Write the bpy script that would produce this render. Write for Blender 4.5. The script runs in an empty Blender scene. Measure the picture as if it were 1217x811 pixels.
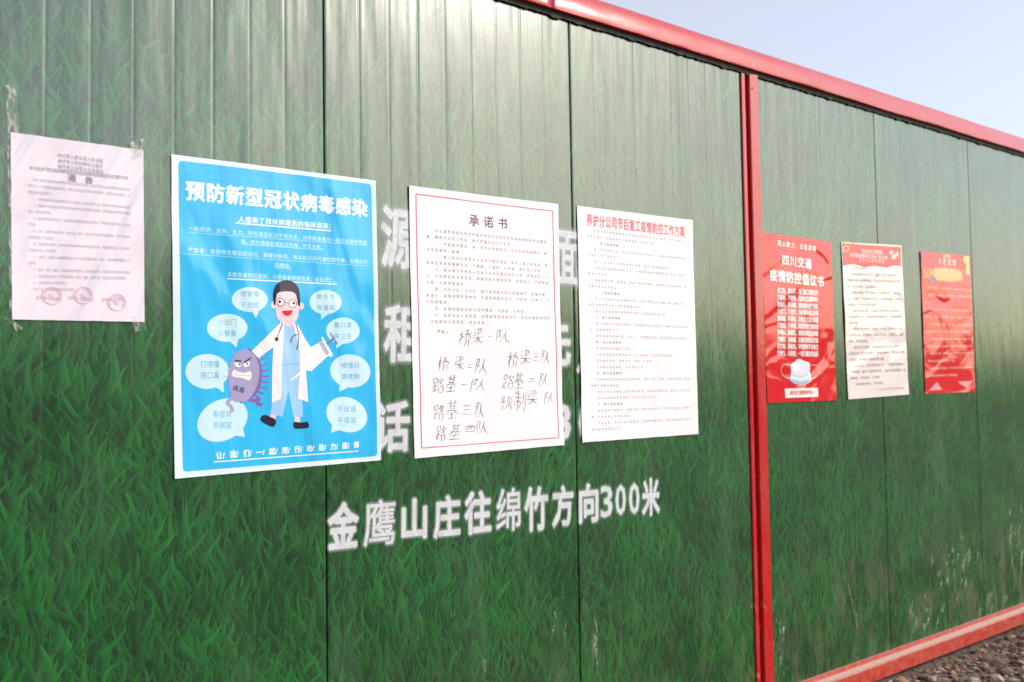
import bpy, bmesh, math, random
from mathutils import Vector, Matrix, noise
random.seed(7)
S = bpy.context.scene
COL = S.collection
# ------------------------------------------------------------------ camera (solved from the A1 posters on the wall)
FPX, YAW, PITCH, ROLL, DIST, EYE = 1060.79, math.radians(36.779), math.radians(2.449), math.radians(-0.8662), 2.3656, 1.4869
IW, IH = 1217.0, 811.0
cy, sy, cp, sp = math.cos(YAW), math.sin(YAW), math.cos(PITCH), math.sin(PITCH)
FW = Vector((sy*cp, cy*cp, sp)); r0 = Vector((cy, -sy, 0)); u0 = r0.cross(FW)
RT = math.cos(ROLL)*r0 + math.sin(ROLL)*u0; UP = -math.sin(ROLL)*r0 + math.cos(ROLL)*u0
cd = bpy.data.cameras.new('camera'); cam = bpy.data.objects.new('camera', cd); COL.objects.link(cam)
M = Matrix((RT, UP, -FW)).transposed().to_4x4(); M.translation = Vector((0, -DIST, EYE)); cam.matrix_world = M
cd.sensor_fit = 'HORIZONTAL'; cd.sensor_width = 36; cd.lens = FPX/IW*36; cd.clip_start = .05; cd.clip_end = 3000
cd.dof.use_dof = True; cd.dof.focus_distance = 2.75; cd.dof.aperture_fstop = 2.6
S.camera = cam
def w(x, y):
    """photo pixel -> (X, Z) in metres on the wall plane Y = 0 (how the wall was surveyed)"""
    d = FW + RT*((x-IW/2)/FPX) - UP*((y-IH/2)/FPX); t = DIST/d.y
    return (d.x*t, EYE+d.z*t)
# ------------------------------------------------------------------ sky, sun, exposure
SUN_EL, SUN_AZ = 31.0, 38.0        # azimuth measured from the wall's outward normal (-Y) towards +X
el, az = math.radians(SUN_EL), math.radians(SUN_AZ)
sdir = Vector((math.sin(az)*math.cos(el), -math.cos(az)*math.cos(el), math.sin(el)))
W = bpy.data.worlds.new('World'); S.world = W; W.use_nodes = True
nt = W.node_tree; bg = nt.nodes['Background']; sky = nt.nodes.new('ShaderNodeTexSky')
sky.sky_type = 'NISHITA'; sky.sun_disc = False; sky.sun_elevation = el
sky.sun_rotation = math.atan2(sdir.x, sdir.y); sky.altitude = 0
sky.air_density = 1.15; sky.dust_density = 1.9; sky.ozone_density = 3.0
veil = nt.nodes.new('ShaderNodeVectorMath'); veil.operation = 'ADD'      # thin even high haze over the whole sky
nt.links.new(sky.outputs[0], veil.inputs[0]); veil.inputs[1].default_value = (2.45, 2.0, 1.65)
nt.links.new(veil.outputs[0], bg.inputs[0]); bg.inputs[1].default_value = .125
ld = bpy.data.lights.new('sun', 'SUN'); ld.energy = 2.0; ld.angle = math.radians(.6); ld.color = (1, .93, .84)
sun = bpy.data.objects.new('sun', ld); COL.objects.link(sun); sun.rotation_euler = (-sdir).to_track_quat('-Z', 'Y').to_euler()
S.view_settings.view_transform = 'Standard'; S.view_settings.look = 'None'
S.view_settings.gamma = 1; S.view_settings.use_curve_mapping = False; S.view_settings.exposure = 0.5
# ------------------------------------------------------------------ object helpers
def empty(name, loc, label, cat, group=None):
    o = bpy.data.objects.new(name, None); COL.objects.link(o); o.location = loc; o.empty_display_size = .1
    o['label'] = label; o['category'] = cat
    if group: o['group'] = group
    return o
def obj(name, verts, faces, m, parent=None, smooth=False, midx=None, **props):
    me = bpy.data.meshes.new(name); me.from_pydata(verts, [], faces)
    for k in (m if isinstance(m, (list, tuple)) else [m]): me.materials.append(k)
    if midx: me.polygons.foreach_set('material_index', midx)
    if smooth: me.polygons.foreach_set('use_smooth', [True]*len(faces))
    me.update()
    o = bpy.data.objects.new(name, me); COL.objects.link(o)
    if parent: o.parent = parent; o.matrix_parent_inverse = Matrix.Translation(-parent.location)
    for k, v in props.items(): o[k] = v
    return o
def box(x0, x1, y0, y1, z0, z1):
    v = [(x, y, z) for x in (x0, x1) for y in (y0, y1) for z in (z0, z1)]
    return v, [(0, 1, 3, 2), (4, 6, 7, 5), (0, 4, 5, 1), (2, 3, 7, 6), (0, 2, 6, 4), (1, 5, 7, 3)]
def extrude_z(prof, z0, z1, nz=1, wob=None):
    """prof: list of (x, y), extruded up; outward side is -Y"""
    v, f = [], []; n = len(prof)
    for j in range(nz+1):
        z = z0+(z1-z0)*j/nz
        v += [(x, y+(wob(x, z) if wob else 0), z) for x, y in prof]
    for j in range(nz):
        for i in range(n-1): a = j*n+i; f.append((a, a+1, a+1+n, a+n))
    return v, f
def extrude_x(prof, x0, x1, nx=1, wob=None, caps=True):
    v, f = [], []; n = len(prof)
    for j in range(nx+1):
        x = x0+(x1-x0)*j/nx
        for k, (y, z) in enumerate(prof):
            dy, dz = wob(x, k) if wob else (0, 0); v.append((x, y+dy, z+dz))
    for j in range(nx):
        for i in range(n-1): a = j*n+i; f.append((a, a+n, a+n+1, a+1))
    if caps: f += [tuple(range(n)), tuple(range(nx*n+n-1, nx*n-1, -1))]
    return v, f
# ------------------------------------------------------------------ node helpers
def lin(h):
    h = h.lstrip('#'); c = [int(h[i:i+2], 16)/255 for i in (0, 2, 4)]
    return tuple((x/12.92 if x <= .04045 else ((x+.055)/1.055)**2.4) for x in c)+(1,)
class N:
    def __init__(s, t): s.t = t
    def n(s, typ, **k):
        o = s.t.nodes.new(typ)
        for a, b in k.items(): setattr(o, a, b)
        return o
    def put(s, sock, v):
        if isinstance(v, bpy.types.NodeSocket): s.t.links.new(v, sock)
        else: sock.default_value = v
    def m(s, op, a, b=0., c=0., clamp=False):
        o = s.n('ShaderNodeMath', operation=op, use_clamp=clamp)
        for i, v in enumerate((a, b, c)): s.put(o.inputs[i], v)
        return o.outputs[0]
    def ss(s, x, a, b):
        o = s.n('ShaderNodeMapRange', interpolation_type='SMOOTHSTEP')
        for i, v in enumerate((x, a, b, 0., 1.)): s.put(o.inputs[i], v)
        return o.outputs[0]
    def mix(s, f, a, b, bt='MIX'):
        o = s.n('ShaderNodeMix', data_type='RGBA', blend_type=bt)
        s.put(o.inputs[0], f); s.put(o.inputs[6], a); s.put(o.inputs[7], b); return o.outputs[2]
    def ramp(s, x, pts):
        o = s.n('ShaderNodeValToRGB'); s.put(o.inputs[0], x); e = o.color_ramp.elements
        while len(e) < len(pts): e.new(.5)
        for q, (p, c) in zip(e, pts): q.position = p; q.color = c
        return o.outputs[0]
    def noise(s, vec, scale, detail=2., rough=.5, typ='FBM', dim='3D', dist=0.):
        o = s.n('ShaderNodeTexNoise', noise_type=typ, noise_dimensions=dim)
        if vec is not None: s.put(o.inputs['Vector'], vec)
        o.inputs['Scale'].default_value = scale; o.inputs['Detail'].default_value = detail
        o.inputs['Roughness'].default_value = rough; o.inputs['Distortion'].default_value = dist
        return o
    def pos(s): return s.n('ShaderNodeNewGeometry').outputs['Position']
    def mapping(s, v, sc=(1, 1, 1), loc=(0, 0, 0), rot=(0, 0, 0)):
        o = s.n('ShaderNodeMapping'); s.put(o.inputs[0], v)
        o.inputs[1].default_value = loc; o.inputs[2].default_value = rot; o.inputs[3].default_value = sc
        return o.outputs[0]
    def bump(s, h, dist, strength=1., nrm=None):
        o = s.n('ShaderNodeBump'); o.inputs['Strength'].default_value = strength; o.inputs['Distance'].default_value = dist
        s.put(o.inputs['Height'], h)
        if nrm is not None: s.put(o.inputs['Normal'], nrm)
        return o.outputs[0]
def newmat(name):
    m = bpy.data.materials.new(name); m.use_nodes = True; b = m.node_tree.nodes['Principled BSDF']
    return m, N(m.node_tree), b
# --- one layer of painted grass blades, as a node group
def blade_group():
    g = bpy.data.node_groups.new('grass_blade_layer', 'ShaderNodeTree'); I = g.interface
    for nme, t in (('P', 'NodeSocketVector'), ('Angle', 'NodeSocketFloat'), ('Seed', 'NodeSocketFloat'), ('CW', 'NodeSocketFloat'), ('CH', 'NodeSocketFloat'), ('Wide', 'NodeSocketFloat')):
        I.new_socket(nme, in_out='INPUT', socket_type=t)
    I.new_socket('Mask', in_out='OUTPUT', socket_type='NodeSocketFloat'); I.new_socket('Tone', in_out='OUTPUT', socket_type='NodeSocketFloat')
    n = N(g); gi = n.n('NodeGroupInput'); go = n.n('NodeGroupOutput')
    rot = n.n('ShaderNodeVectorRotate', rotation_type='Z_AXIS'); g.links.new(gi.outputs['P'], rot.inputs['Vector']); g.links.new(gi.outputs['Angle'], rot.inputs['Angle'])
    sx = n.n('ShaderNodeSeparateXYZ'); g.links.new(rot.outputs[0], sx.inputs[0])
    qx = n.m('ADD', n.m('DIVIDE', sx.outputs[0], gi.outputs['CW']), n.m('MULTIPLY', gi.outputs['Seed'], .37)); qy = n.m('DIVIDE', sx.outputs[1], gi.outputs['CH'])
    col = n.m('FLOOR', qx); fx = n.m('FRACT', qx)
    wn = n.n('ShaderNodeTexWhiteNoise', noise_dimensions='1D'); n.put(wn.inputs['W'], n.m('MULTIPLY_ADD', gi.outputs['Seed'], 13.7, col))
    y2 = n.m('ADD', qy, n.m('MULTIPLY', wn.outputs[0], 9.)); row = n.m('FLOOR', y2); fy = n.m('FRACT', y2)
    cb = n.n('ShaderNodeCombineXYZ'); n.put(cb.inputs[0], col); n.put(cb.inputs[1], row); n.put(cb.inputs[2], gi.outputs['Seed'])
    w3 = n.n('ShaderNodeTexWhiteNoise', noise_dimensions='3D'); n.put(w3.inputs['Vector'], cb.outputs[0])
    sc = n.n('ShaderNodeSeparateColor'); n.put(sc.inputs[0], w3.outputs['Color'])
    r1, r2, r3 = sc.outputs
    t = n.m('DIVIDE', fy, n.m('MULTIPLY_ADD', r3, .4, .58))
    t2 = n.m('MULTIPLY', t, t)
    bend = n.m('MULTIPLY', n.m('SUBTRACT', r2, .5), .7)
    cx = n.m('ADD', n.m('MULTIPLY_ADD', r1, .22, .39), n.m('MULTIPLY', bend, n.m('SUBTRACT', t2, .35)))
    hw = n.m('MULTIPLY', gi.outputs['Wide'], n.m('SUBTRACT', 1., n.m('POWER', t, 1.7), clamp=True))
    d = n.m('SUBTRACT', fx, cx)
    edge = n.m('SUBTRACT', hw, n.m('ABSOLUTE', d))
    mask = n.m('MULTIPLY', n.ss(edge, 0., .03), n.ss(t, .02, .38))
    side = n.m('DIVIDE', d, n.m('ADD', hw, .02))
    tone = n.m('ADD', n.m('MULTIPLY', t, .42), n.m('MULTIPLY', r1, .34))
    tone = n.m('ADD', tone, n.m('MULTIPLY', side, .2))
    g.links.new(mask, go.inputs[0]); g.links.new(tone, go.inputs[1]); return g
BG = blade_group()
def paint_coat(b, rough=.42, coat=1., cr=.13, ior=1.65):
    b.inputs['Roughness'].default_value = rough; b.inputs['Coat Weight'].default_value = coat
    b.inputs['Coat Roughness'].default_value = cr; b.inputs['Coat IOR'].default_value = ior
def grass_print():
    m, n, b = newmat('grass_print_sheet'); pos = n.pos()
    sx = n.n('ShaderNodeSeparateXYZ'); n.put(sx.inputs[0], pos)
    cb = n.n('ShaderNodeCombineXYZ'); n.put(cb.inputs[0], sx.outputs[0]); n.put(cb.inputs[1], sx.outputs[2]); P = cb.outputs[0]
    warps = []
    for k in range(3):
        nz = n.noise(n.mapping(P, loc=(k*7.3, k*3.1, 0)), 3.4+k*1.3, 1., .5)
        v = n.n('ShaderNodeVectorMath', operation='SUBTRACT'); n.put(v.inputs[0], nz.outputs['Color']); v.inputs[1].default_value = (.5, .5, .5)
        sc = n.n('ShaderNodeVectorMath', operation='MULTIPLY_ADD'); n.put(sc.inputs[0], v.outputs[0]); sc.inputs[1].default_value = (.16-.02*k, .10, 0); n.put(sc.inputs[2], P)
        warps.append(sc.outputs[0])
    big = n.noise(P, 2.2, 3., .55).outputs[0]
    col = n.mix(n.ss(big, .3, .7), lin('092A14'), lin('114821'))
    L = []
    angs = [-.5, .38, -.15, .62, .1, -.34, .25, -.6, 0., .45, -.22, .14, -.42, .3, -.05, .2, -.28, .5]
    for i, a in enumerate(angs):
        q = i/(len(angs)-1)
        cwid = .040-.013*q+.008*(i % 3); ch = .165-.055*q+.025*((i*2) % 3)
        L.append((a, i*3.17+1, cwid, ch, .25-.02*(i % 4), q))
    for i, (a, sd, cw, ch, wd, q) in enumerate(L):
        g = n.n('ShaderNodeGroup'); g.node_tree = BG
        n.put(g.inputs['P'], warps[i % 3]); g.inputs['Angle'].default_value = a; g.inputs['Seed'].default_value = sd
        g.inputs['CW'].default_value = cw; g.inputs['CH'].default_value = ch; g.inputs['Wide'].default_value = wd
        k = .56+.5*q
        c = n.ramp(n.m('ADD', g.outputs['Tone'], .0), [(0, lin('0A3018')), (.3, tuple(x*k for x in lin('155A28')[:3])+(1,)), (.62, tuple(x*k for x in lin('20762F')[:3])+(1,)), (1, tuple(x*k for x in lin('43984A')[:3])+(1,))])
        col = n.mix(g.outputs['Mask'], col, c)
    # broad light / dark clumps of the print
    cl = n.noise(n.mapping(P, loc=(4, 9, 0)), 3.1, 2., .5).outputs[0]
    col = n.mix(1., col, n.ramp(cl, [(.3, (.38, .52, .46, 1)), (.7, (.82, .92, .76, 1))]), 'MULTIPLY')
    # splashed mud near the ground and faint dust runs
    dn = n.noise(n.mapping(pos, sc=(1, 1, .35)), 14., 5., .65).outputs[0]
    low = n.m('SUBTRACT', 1., n.ss(sx.outputs[2], .2, .95))
    right = n.ss(sx.outputs[0], 1.6, 4.6)
    mud = n.m('MULTIPLY', n.m('MULTIPLY', n.ss(dn, .44, .72), low), n.m('MULTIPLY_ADD', right, .5, .12))
    col = n.mix(mud, col, lin('7E7660'))
    haze = n.noise(n.mapping(pos, sc=(2.2, 1, .5), loc=(3, 0, 1)), 3., 4., .6).outputs[0]
    col = n.mix(n.m('MULTIPLY', n.ss(haze, .45, .8), .10), col, lin('8FA08C'))
    n.put(b.inputs['Base Color'], col)
    # gentle unevenness of the thin steel sheet
    wv = n.noise(n.mapping(pos, sc=(5., 1, .7)), 1.6, 2., .5).outputs[0]
    fine = n.noise(n.mapping(pos, sc=(26., 1, 1.3)), 1.5, 1., .5).outputs[0]
    nb = n.bump(wv, .013, .6); nb = n.bump(fine, .0017, .45, nb)
    grit = n.noise(pos, 420., 2., .6).outputs[0]; nb = n.bump(grit, .0003, .35, nb)
    n.put(b.inputs['Normal'], nb); n.put(b.inputs['Coat Normal'], nb)
    paint_coat(b, .55, 1., .17, 1.93); b.inputs['Specular IOR Level'].default_value = .12
    n.put(b.inputs['Coat Roughness'], n.m('MULTIPLY_ADD', n.noise(n.mapping(pos, sc=(1, 1, .6)), 6., 4., .6).outputs[0], .10, .135))
    return m
def red_paint(name='red_paint', c1='C80F18', c2='AE0C14', mud=.0):
    m, n, b = newmat(name); pos = n.pos()
    nz = n.noise(pos, 9., 5., .6).outputs[0]
    col = n.mix(nz, lin(c1), lin(c2))
    ch = n.noise(n.mapping(pos, sc=(1, 1, .5), loc=(2, 2, 2)), 34., 4., .7).outputs[0]
    sx = n.n('ShaderNodeSeparateXYZ'); n.put(sx.inputs[0], pos)
    low = n.m('SUBTRACT', 1., n.ss(sx.outputs[2], .1, 1.3))
    ch_f = n.m('MULTIPLY', n.ss(ch, .58, .66), n.m('MULTIPLY_ADD', low, .6, .16))
    col = n.mix(ch_f, col, lin('C07A66'))
    scr = n.noise(n.mapping(pos, sc=(3, 3, .6)), 60., 3., .7).outputs[0]
    col = n.mix(n.m('MULTIPLY', n.ss(scr, .5, .8), .3), col, lin('B86A60'))
    dst = n.noise(n.mapping(pos, sc=(1, 1, .4), loc=(8, 1, 0)), 5., 6., .7).outputs[0]
    col = n.mix(n.m('MULTIPLY', n.ss(dst, .42, .7), .22), col, lin('8F7468'))
    if mud: col = n.mix(n.m('MULTIPLY', n.ss(n.noise(pos, 22., 5., .7).outputs[0], .35, .65), mud), col, lin('B5624C'))
    n.put(b.inputs['Base Color'], col)
    nb = n.bump(n.noise(pos, 7., 3., .5).outputs[0], .004, .4); nb = n.bump(n.noise(pos, 160., 3., .6).outputs[0], .0005, .4, nb)
    n.put(b.inputs['Normal'], nb); n.put(b.inputs['Coat Normal'], nb)
    paint_coat(b, .5, 1., .16, 1.65); b.inputs['Specular IOR Level'].default_value = .1
    return m
def plain(name, c, rough=.7, var=.15, scale=20., coat=0.):
    m, n, b = newmat(name); pos = n.pos(); c = lin(c) if isinstance(c, str) else c
    nz = n.noise(pos, scale, 4., .6).outputs[0]
    n.put(b.inputs['Base Color'], n.mix(nz, tuple(x*(1-var) for x in c[:3])+(1,), tuple(min(1, x*(1+var)) for x in c[:3])+(1,)))
    b.inputs['Roughness'].default_value = rough; b.inputs['Coat Weight'].default_value = coat
    n.put(b.inputs['Normal'], n.bump(nz, .002, .4)); return m
GRASS = grass_print(); RED = red_paint(); REDLOW = red_paint('red_paint_muddy', 'C22226', 'B02A24', .75)
BLACK = plain('sealant_shadow_black', '0C0C0D', .6); DARK = plain('dark_gap', '08080A', .8)
ROOF = plain('white_roof_sheet', 'C9CCD0', .4); CREAM = plain('ledge_highlight', 'B9A796', .7, .3, 60.)  # cream paints the whitish sun highlight onto the rail's ledge top

# ================================================================== SETTING: ground, far bank
def ground():
    m, n, b = newmat('earth_and_grit'); pos = n.pos()
    a = n.noise(pos, 1.3, 6., .65).outputs[0]; g = n.noise(pos, 38., 5., .7).outputs[0]
    v = n.n('ShaderNodeTexVoronoi'); n.put(v.inputs['Vector'], pos); v.inputs['Scale'].default_value = 30.
    col = n.mix(a, lin('6A5B4E'), lin('8B7A69')); col = n.mix(n.m('MULTIPLY', g, .6), col, lin('3E342D'))
    sx = n.n('ShaderNodeSeparateXYZ'); n.put(sx.inputs[0], pos)
    col = n.mix(n.m('MULTIPLY', n.ss(n.m('ADD', n.m('MULTIPLY', sx.outputs[1], -1.), n.m('MULTIPLY', a, .8)), 1.6, 2.6), .85), col, lin('231F1B'))
    col = n.mix(.25, col, v.outputs['Color'], 'SOFT_LIGHT')
    n.put(b.inputs['Base Color'], col); b.inputs['Roughness'].default_value = .95
    nb = n.bump(v.outputs['Distance'], .012, .8); n.put(b.inputs['Normal'], n.bump(g, .01, .7, nb))
    xs = [-900, -300, -100, -40, -15, -6, -2]+[i*.5 for i in range(-3, 6)]+[3+i*.06 for i in range(0, 84)]+[9, 12, 20, 45, 110, 320, 900]
    ys = [-900, -300, -100, -45, -25, -14, -8, -5, -3.4, -2.4, -1.8]+[-1.4+i*.06 for i in range(0, 24)]+[.2, 1, 3, 8, 30, 110, 320, 900]
    vs, fs = [], []
    for x in xs:
        for y in ys:
            h = .055
            if 3 <= x <= 8.1 and -1.5 < y < .1: h += .030*noise.noise(Vector((x*3, y*3, 0)))+.016*noise.noise(Vector((x*11, y*11, 5)))
            elif abs(x) < 100 and abs(y) < 100: h += .05*noise.noise(Vector((x*.3, y*.3, 2)))*(1 if y < -2 else .2)
            vs.append((x, y, h))
    k = len(ys)
    for i in range(len(xs)-1):
        for j in range(k-1): a_ = i*k+j; fs.append((a_, a_+k, a_+k+1, a_+1))
    obj('ground', vs, fs, m, smooth=True, kind='structure')
ground()
def bank():
    m, n, b = newmat('wooded_slope'); pos = n.pos()
    col = n.mix(n.noise(pos, .5, 5., .7).outputs[0], (.012, .02, .010, 1), (.05, .065, .03, 1))
    n.put(b.inputs['Base Color'], col); b.inputs['Roughness'].default_value = 1; b.inputs['Specular IOR Level'].default_value = .1
    n.put(b.inputs['Normal'], n.bump(n.noise(pos, 1.2, 5., .7).outputs[0], .5, 1.))
    vs, fs = [], []; A, B = 150, 10
    for i in range(A+1):
        th = math.radians(-95+180*i/A)      # angle from -Y towards +X
        deg = math.degrees(th)
        top = 8.6 if deg < 12 else 8.6-(deg-12)*.105
        top = max(top, 2.6)+1.1*noise.noise(Vector((i*.22, 0, 0)))+.6*noise.noise(Vector((i*.9, 3, 0)))+.35*noise.noise(Vector((i*2.7, 9, 0)))
        for j in range(B+1):
            q = j/B; R = 36+14*q+1.2*noise.noise(Vector((i*.3, q*4, 1)))
            vs.append((math.sin(th)*R, -math.cos(th)*R-2, -.3+top*math.sin(q*math.pi*.5)**.8+(.5*noise.noise(Vector((i*.8, q*6, 2)))*q)))
    for i in range(A):
        for j in range(B): a_ = i*(B+1)+j; fs.append((a_, a_+B+1, a_+B+2, a_+1))
    obj('hillside', vs, fs, m, kind='structure')
bank()

# ================================================================== THE SITE HUT
HUT = empty('site_hut', (3.0, 0, .07), 'long green steel site hut printed with a grass pattern and framed in red', 'building')
PW, TOPZ, BOTZ = .94, 2.79, .165
def panel_profile(u0, width):
    rr = random.Random(int(u0*100))
    p = [(u0+.0020, .022), (u0+.0020, .0035), (u0+.0030, .0012), (u0+.0070, 0)]
    k = 0
    x = u0+.114
    while x < u0+width-.05:
        g = rr.uniform(.15, .6)*(1.2 if 1 < u0 < 2 else 1 if u0 < 3 else .55)
        p += [(x-.0085, 0), (x-.0045, .0004*g), (x-.0015, .0014*g), (x+.0015, .0014*g), (x+.0045, .0004*g), (x+.0085, 0)]
        x += .101; k += 1
    p += [(u0+width-.0070, 0), (u0+width-.0030, .0012), (u0+width-.0020, .0035), (u0+width-.0020, .022)]
    return p
seams_left = [1.1014-PW*k for k in range(4, 0, -1)]+[1.1014, 2.0423]
for u in seams_left:
    wd = PW if u < 2 else 2.976-2.0423
    v, f = extrude_z(panel_profile(u, wd), BOTZ, TOPZ, 12); obj('wall_panel', v, f, GRASS, HUT, smooth=True)
for u, wd in ((3.088, .889), (3.977, .9146), (4.8916, .93), (5.8216, .94), (6.7616, .94), (7.7016, .94)):
    v, f = extrude_z(panel_profile(u, wd), BOTZ, TOPZ, 12); obj('wall_panel', v, f, GRASS, HUT, smooth=True)
for o in list(HUT.children):
    # keep the groove flanks crisp
    o.data.polygons.foreach_set('use_smooth', [False]*len(o.data.polygons))
XL, XR = seams_left[0]-.08, 8.7216
v, f = box(XL, XR, .024, .06, .08, 2.79); obj('panel_core', v, f, DARK, HUT)
def cpost(u0, u1, d=.012, r=.004):
    p = [(u0, .03), (u0, -d+r), (u0+r*.3, -d+r*.3), (u0+r, -d), (u1-r, -d), (u1-r*.3, -d+r*.3), (u1, -d+r), (u1, .03)]
    return extrude_z(p, .075, 2.772, 24, lambda x, z: .0012*noise.noise(Vector((x*9, z*2.5, 0))))
v, f = cpost(2.979, 3.0035, .006); obj('corner_post', v, f, RED, HUT, smooth=False, label='thin red corner post left of the dark joint')
v, f = cpost(3.0262, 3.084, .010); obj('corner_post', v, f, RED, HUT, smooth=False)
v, f = cpost(XL, XL+.08, .016); obj('corner_post', v, f, RED, HUT)
v, f = cpost(XR, XR+.07, .016); obj('corner_post', v, f, RED, HUT)
# screw on the post
sc_ = w(891, 106)
vs = [(3.042+.004*math.cos(a*math.pi/4), -.0125, sc_[1]+.004*math.sin(a*math.pi/4)) for a in range(8)]+[(3.042, -.014, sc_[1])]
obj('screw', vs, [(i, (i+1) % 8, 8) for i in range(8)], BLACK, HUT)
# eave trim: rolled red gutter, three lengths
def trim_prof():
    return [(.02, 2.768), (-.022, 2.768), (-.0262, 2.7685), (-.0272, 2.7705), (-.0270, 2.785), (-.0258, 2.800), (-.0238, 2.815), (-.0206, 2.830), (-.0162, 2.844), (-.0095, 2.857), (-.002, 2.865), (.012, 2.870), (.03, 2.872), (.12, 2.876)]
def tw(seed):
    def g(x, k):
        a = .0022*noise.noise(Vector((x*1.6, seed, k*.25)))+.0009*noise.noise(Vector((x*9, seed, k*.5)))
        return (a, .0016*noise.noise(Vector((x*2.3, seed+4, 0)))+(.0007*noise.noise(Vector((x*25, seed+4, 0))) if k < 4 else 0))
    return g
for i, (a, b_) in enumerate(((XL-.02, 1.9405), (1.9425, 5.62), (5.622, XR+.09))):
    v, f = extrude_x(trim_prof(), a, b_, int((b_-a)/.02), tw(i*5)); obj('eave_trim', v, f, RED, HUT, smooth=True)
# lumpy black sealant strip; its black also paints in the trim's shadow
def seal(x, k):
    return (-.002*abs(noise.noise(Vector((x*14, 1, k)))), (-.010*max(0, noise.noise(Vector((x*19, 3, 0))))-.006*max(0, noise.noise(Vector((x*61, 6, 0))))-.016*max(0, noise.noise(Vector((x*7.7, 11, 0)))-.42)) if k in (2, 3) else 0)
v, f = extrude_x([(.01, 2.7675), (-.013, 2.7675), (-.009, 2.752), (-.001, 2.752)], XL, XR, int((XR-XL)/.008), seal); obj('sealant_shadow_strip', v, f, BLACK, HUT)
# bottom rail with ledge
rail = [(.01, .1835), (-.004, .1835), (-.0055, .182), (-.0055, .1635), (-.0365, .1600), (-.0395, .1585), (-.041, .155), (-.041, .094), (-.038, .0885), (-.01, .0885)]
def rw(seed):
    return lambda x, k: (.0010*noise.noise(Vector((x*3, seed, k*.2))), .0010*noise.noise(Vector((x*4, seed, 0))))
for i, (a, b_) in enumerate(((XL, 2.979), (3.0875, XR))):
    v, f = extrude_x(rail, a, b_, int((b_-a)/.03), rw(i*3))
    nseg = int((b_-a)/.03); mi = ([0, 0, 0, 1, 0, 0, 0, 0, 0])*nseg+[0, 0]
    obj('bottom_rail', v, f, [REDLOW, CREAM], HUT, midx=mi)
# roof and the other walls
v, f = box(XL-.02, XR+.09, .12, 2.45, 2.80, 2.874); obj('roof', v, f, ROOF, HUT)
v, f = box(XL-.01, XL+.05, .061, 2.38, .075, 2.80); obj('end_wall', v, f, GRASS, HUT)
v, f = box(XR+.01, XR+.06, .061, 2.38, .075, 2.80); obj('end_wall', v, f, GRASS, HUT)
v, f = box(XL-.01, XR+.06, 2.385, 2.44, .075, 2.80); obj('back_wall', v, f, GRASS, HUT)

# ================================================================== lettering tools
from mathutils.geometry import delaunay_2d_cdt
def fatten(gv, gf, d):
    """thicken a filled glyph by d and return the clean union"""
    V = [Vector(p) for p in gv]; F = []
    def ccw(q):
        a = sum(V[q[i]].x*V[q[(i+1) % len(q)]].y-V[q[(i+1) % len(q)]].x*V[q[i]].y for i in range(len(q)))
        return (list(q) if a > 0 else list(q)[::-1]) if abs(a) > 1e-9 else None
    ec = {}
    for f in gf:
        g = ccw(f)
        if g is None: continue
        F.append(g)
        for i in range(len(g)): e = (g[i], g[(i+1) % len(g)]); ec[e] = 1
    for (a, b) in list(ec):
        if (b, a) in ec: continue
        p, q = V[a], V[b]; t = q-p
        if t.length < 1e-6: continue
        n_ = Vector((t.y, -t.x)).normalized()*d; k = len(V); V += [p+n_, q+n_]
        g = ccw([a, k, k+1, b])
        if g: F.append(g)
        k = len(V); V += [p+Vector((math.cos(j*math.pi/3), math.sin(j*math.pi/3)))*d for j in range(6)]; F.append(list(range(k, k+6)))
    r = delaunay_2d_cdt(V, [], F, 1, 1e-5)
    return [(v.x, v.y) for v in r[0]], [tuple(f) for f, o_ in zip(r[2], r[5]) if len(o_)]
_gl = {}
def glyph(ch, off=0.):
    k = (ch, off)
    if k not in _gl:
        c = bpy.data.curves.new('g', 'FONT'); c.body = ch; c.size = 1; c.offset = min(off, 0.); c.resolution_u = 3 if off <= .001 else 2
        o = bpy.data.objects.new('g', c); me = bpy.data.meshes.new_from_object(o)
        gv, gf = [(v.co.x, v.co.y) for v in me.vertices], [tuple(p.vertices) for p in me.polygons]
        _gl[k] = fatten(gv, gf, off) if off > .001 else (gv, gf)
        bpy.data.objects.remove(o); bpy.data.curves.remove(c); bpy.data.meshes.remove(me)
    return _gl[k]
def line_mesh(s, A, B, h, off=0., wide=.98, slant=0.):
    """s set between wall points A and B (mid-height), character cells of height h"""
    A, B = Vector(A), Vector(B); d = B-A; L = d.length; d = d/L; nrm = Vector((-d.y, d.x))
    adv = L/len(s); cw = min(h*1.02, adv*wide); vs, fs = [], []
    for i, ch in enumerate(s):
        if ch in ' \u3000': continue
        gv, gf = glyph(ch, off); k = len(vs)
        x0 = i*adv+(adv-cw)/2
        for (x, y) in gv:
            p = A+d*(x0+x*cw+slant*(y-.38)*h)+nrm*((y-.38)*h); vs.append((p.x, p.y))
        fs += [tuple(j+k for j in q) for q in gf]
    return vs, fs
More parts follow.
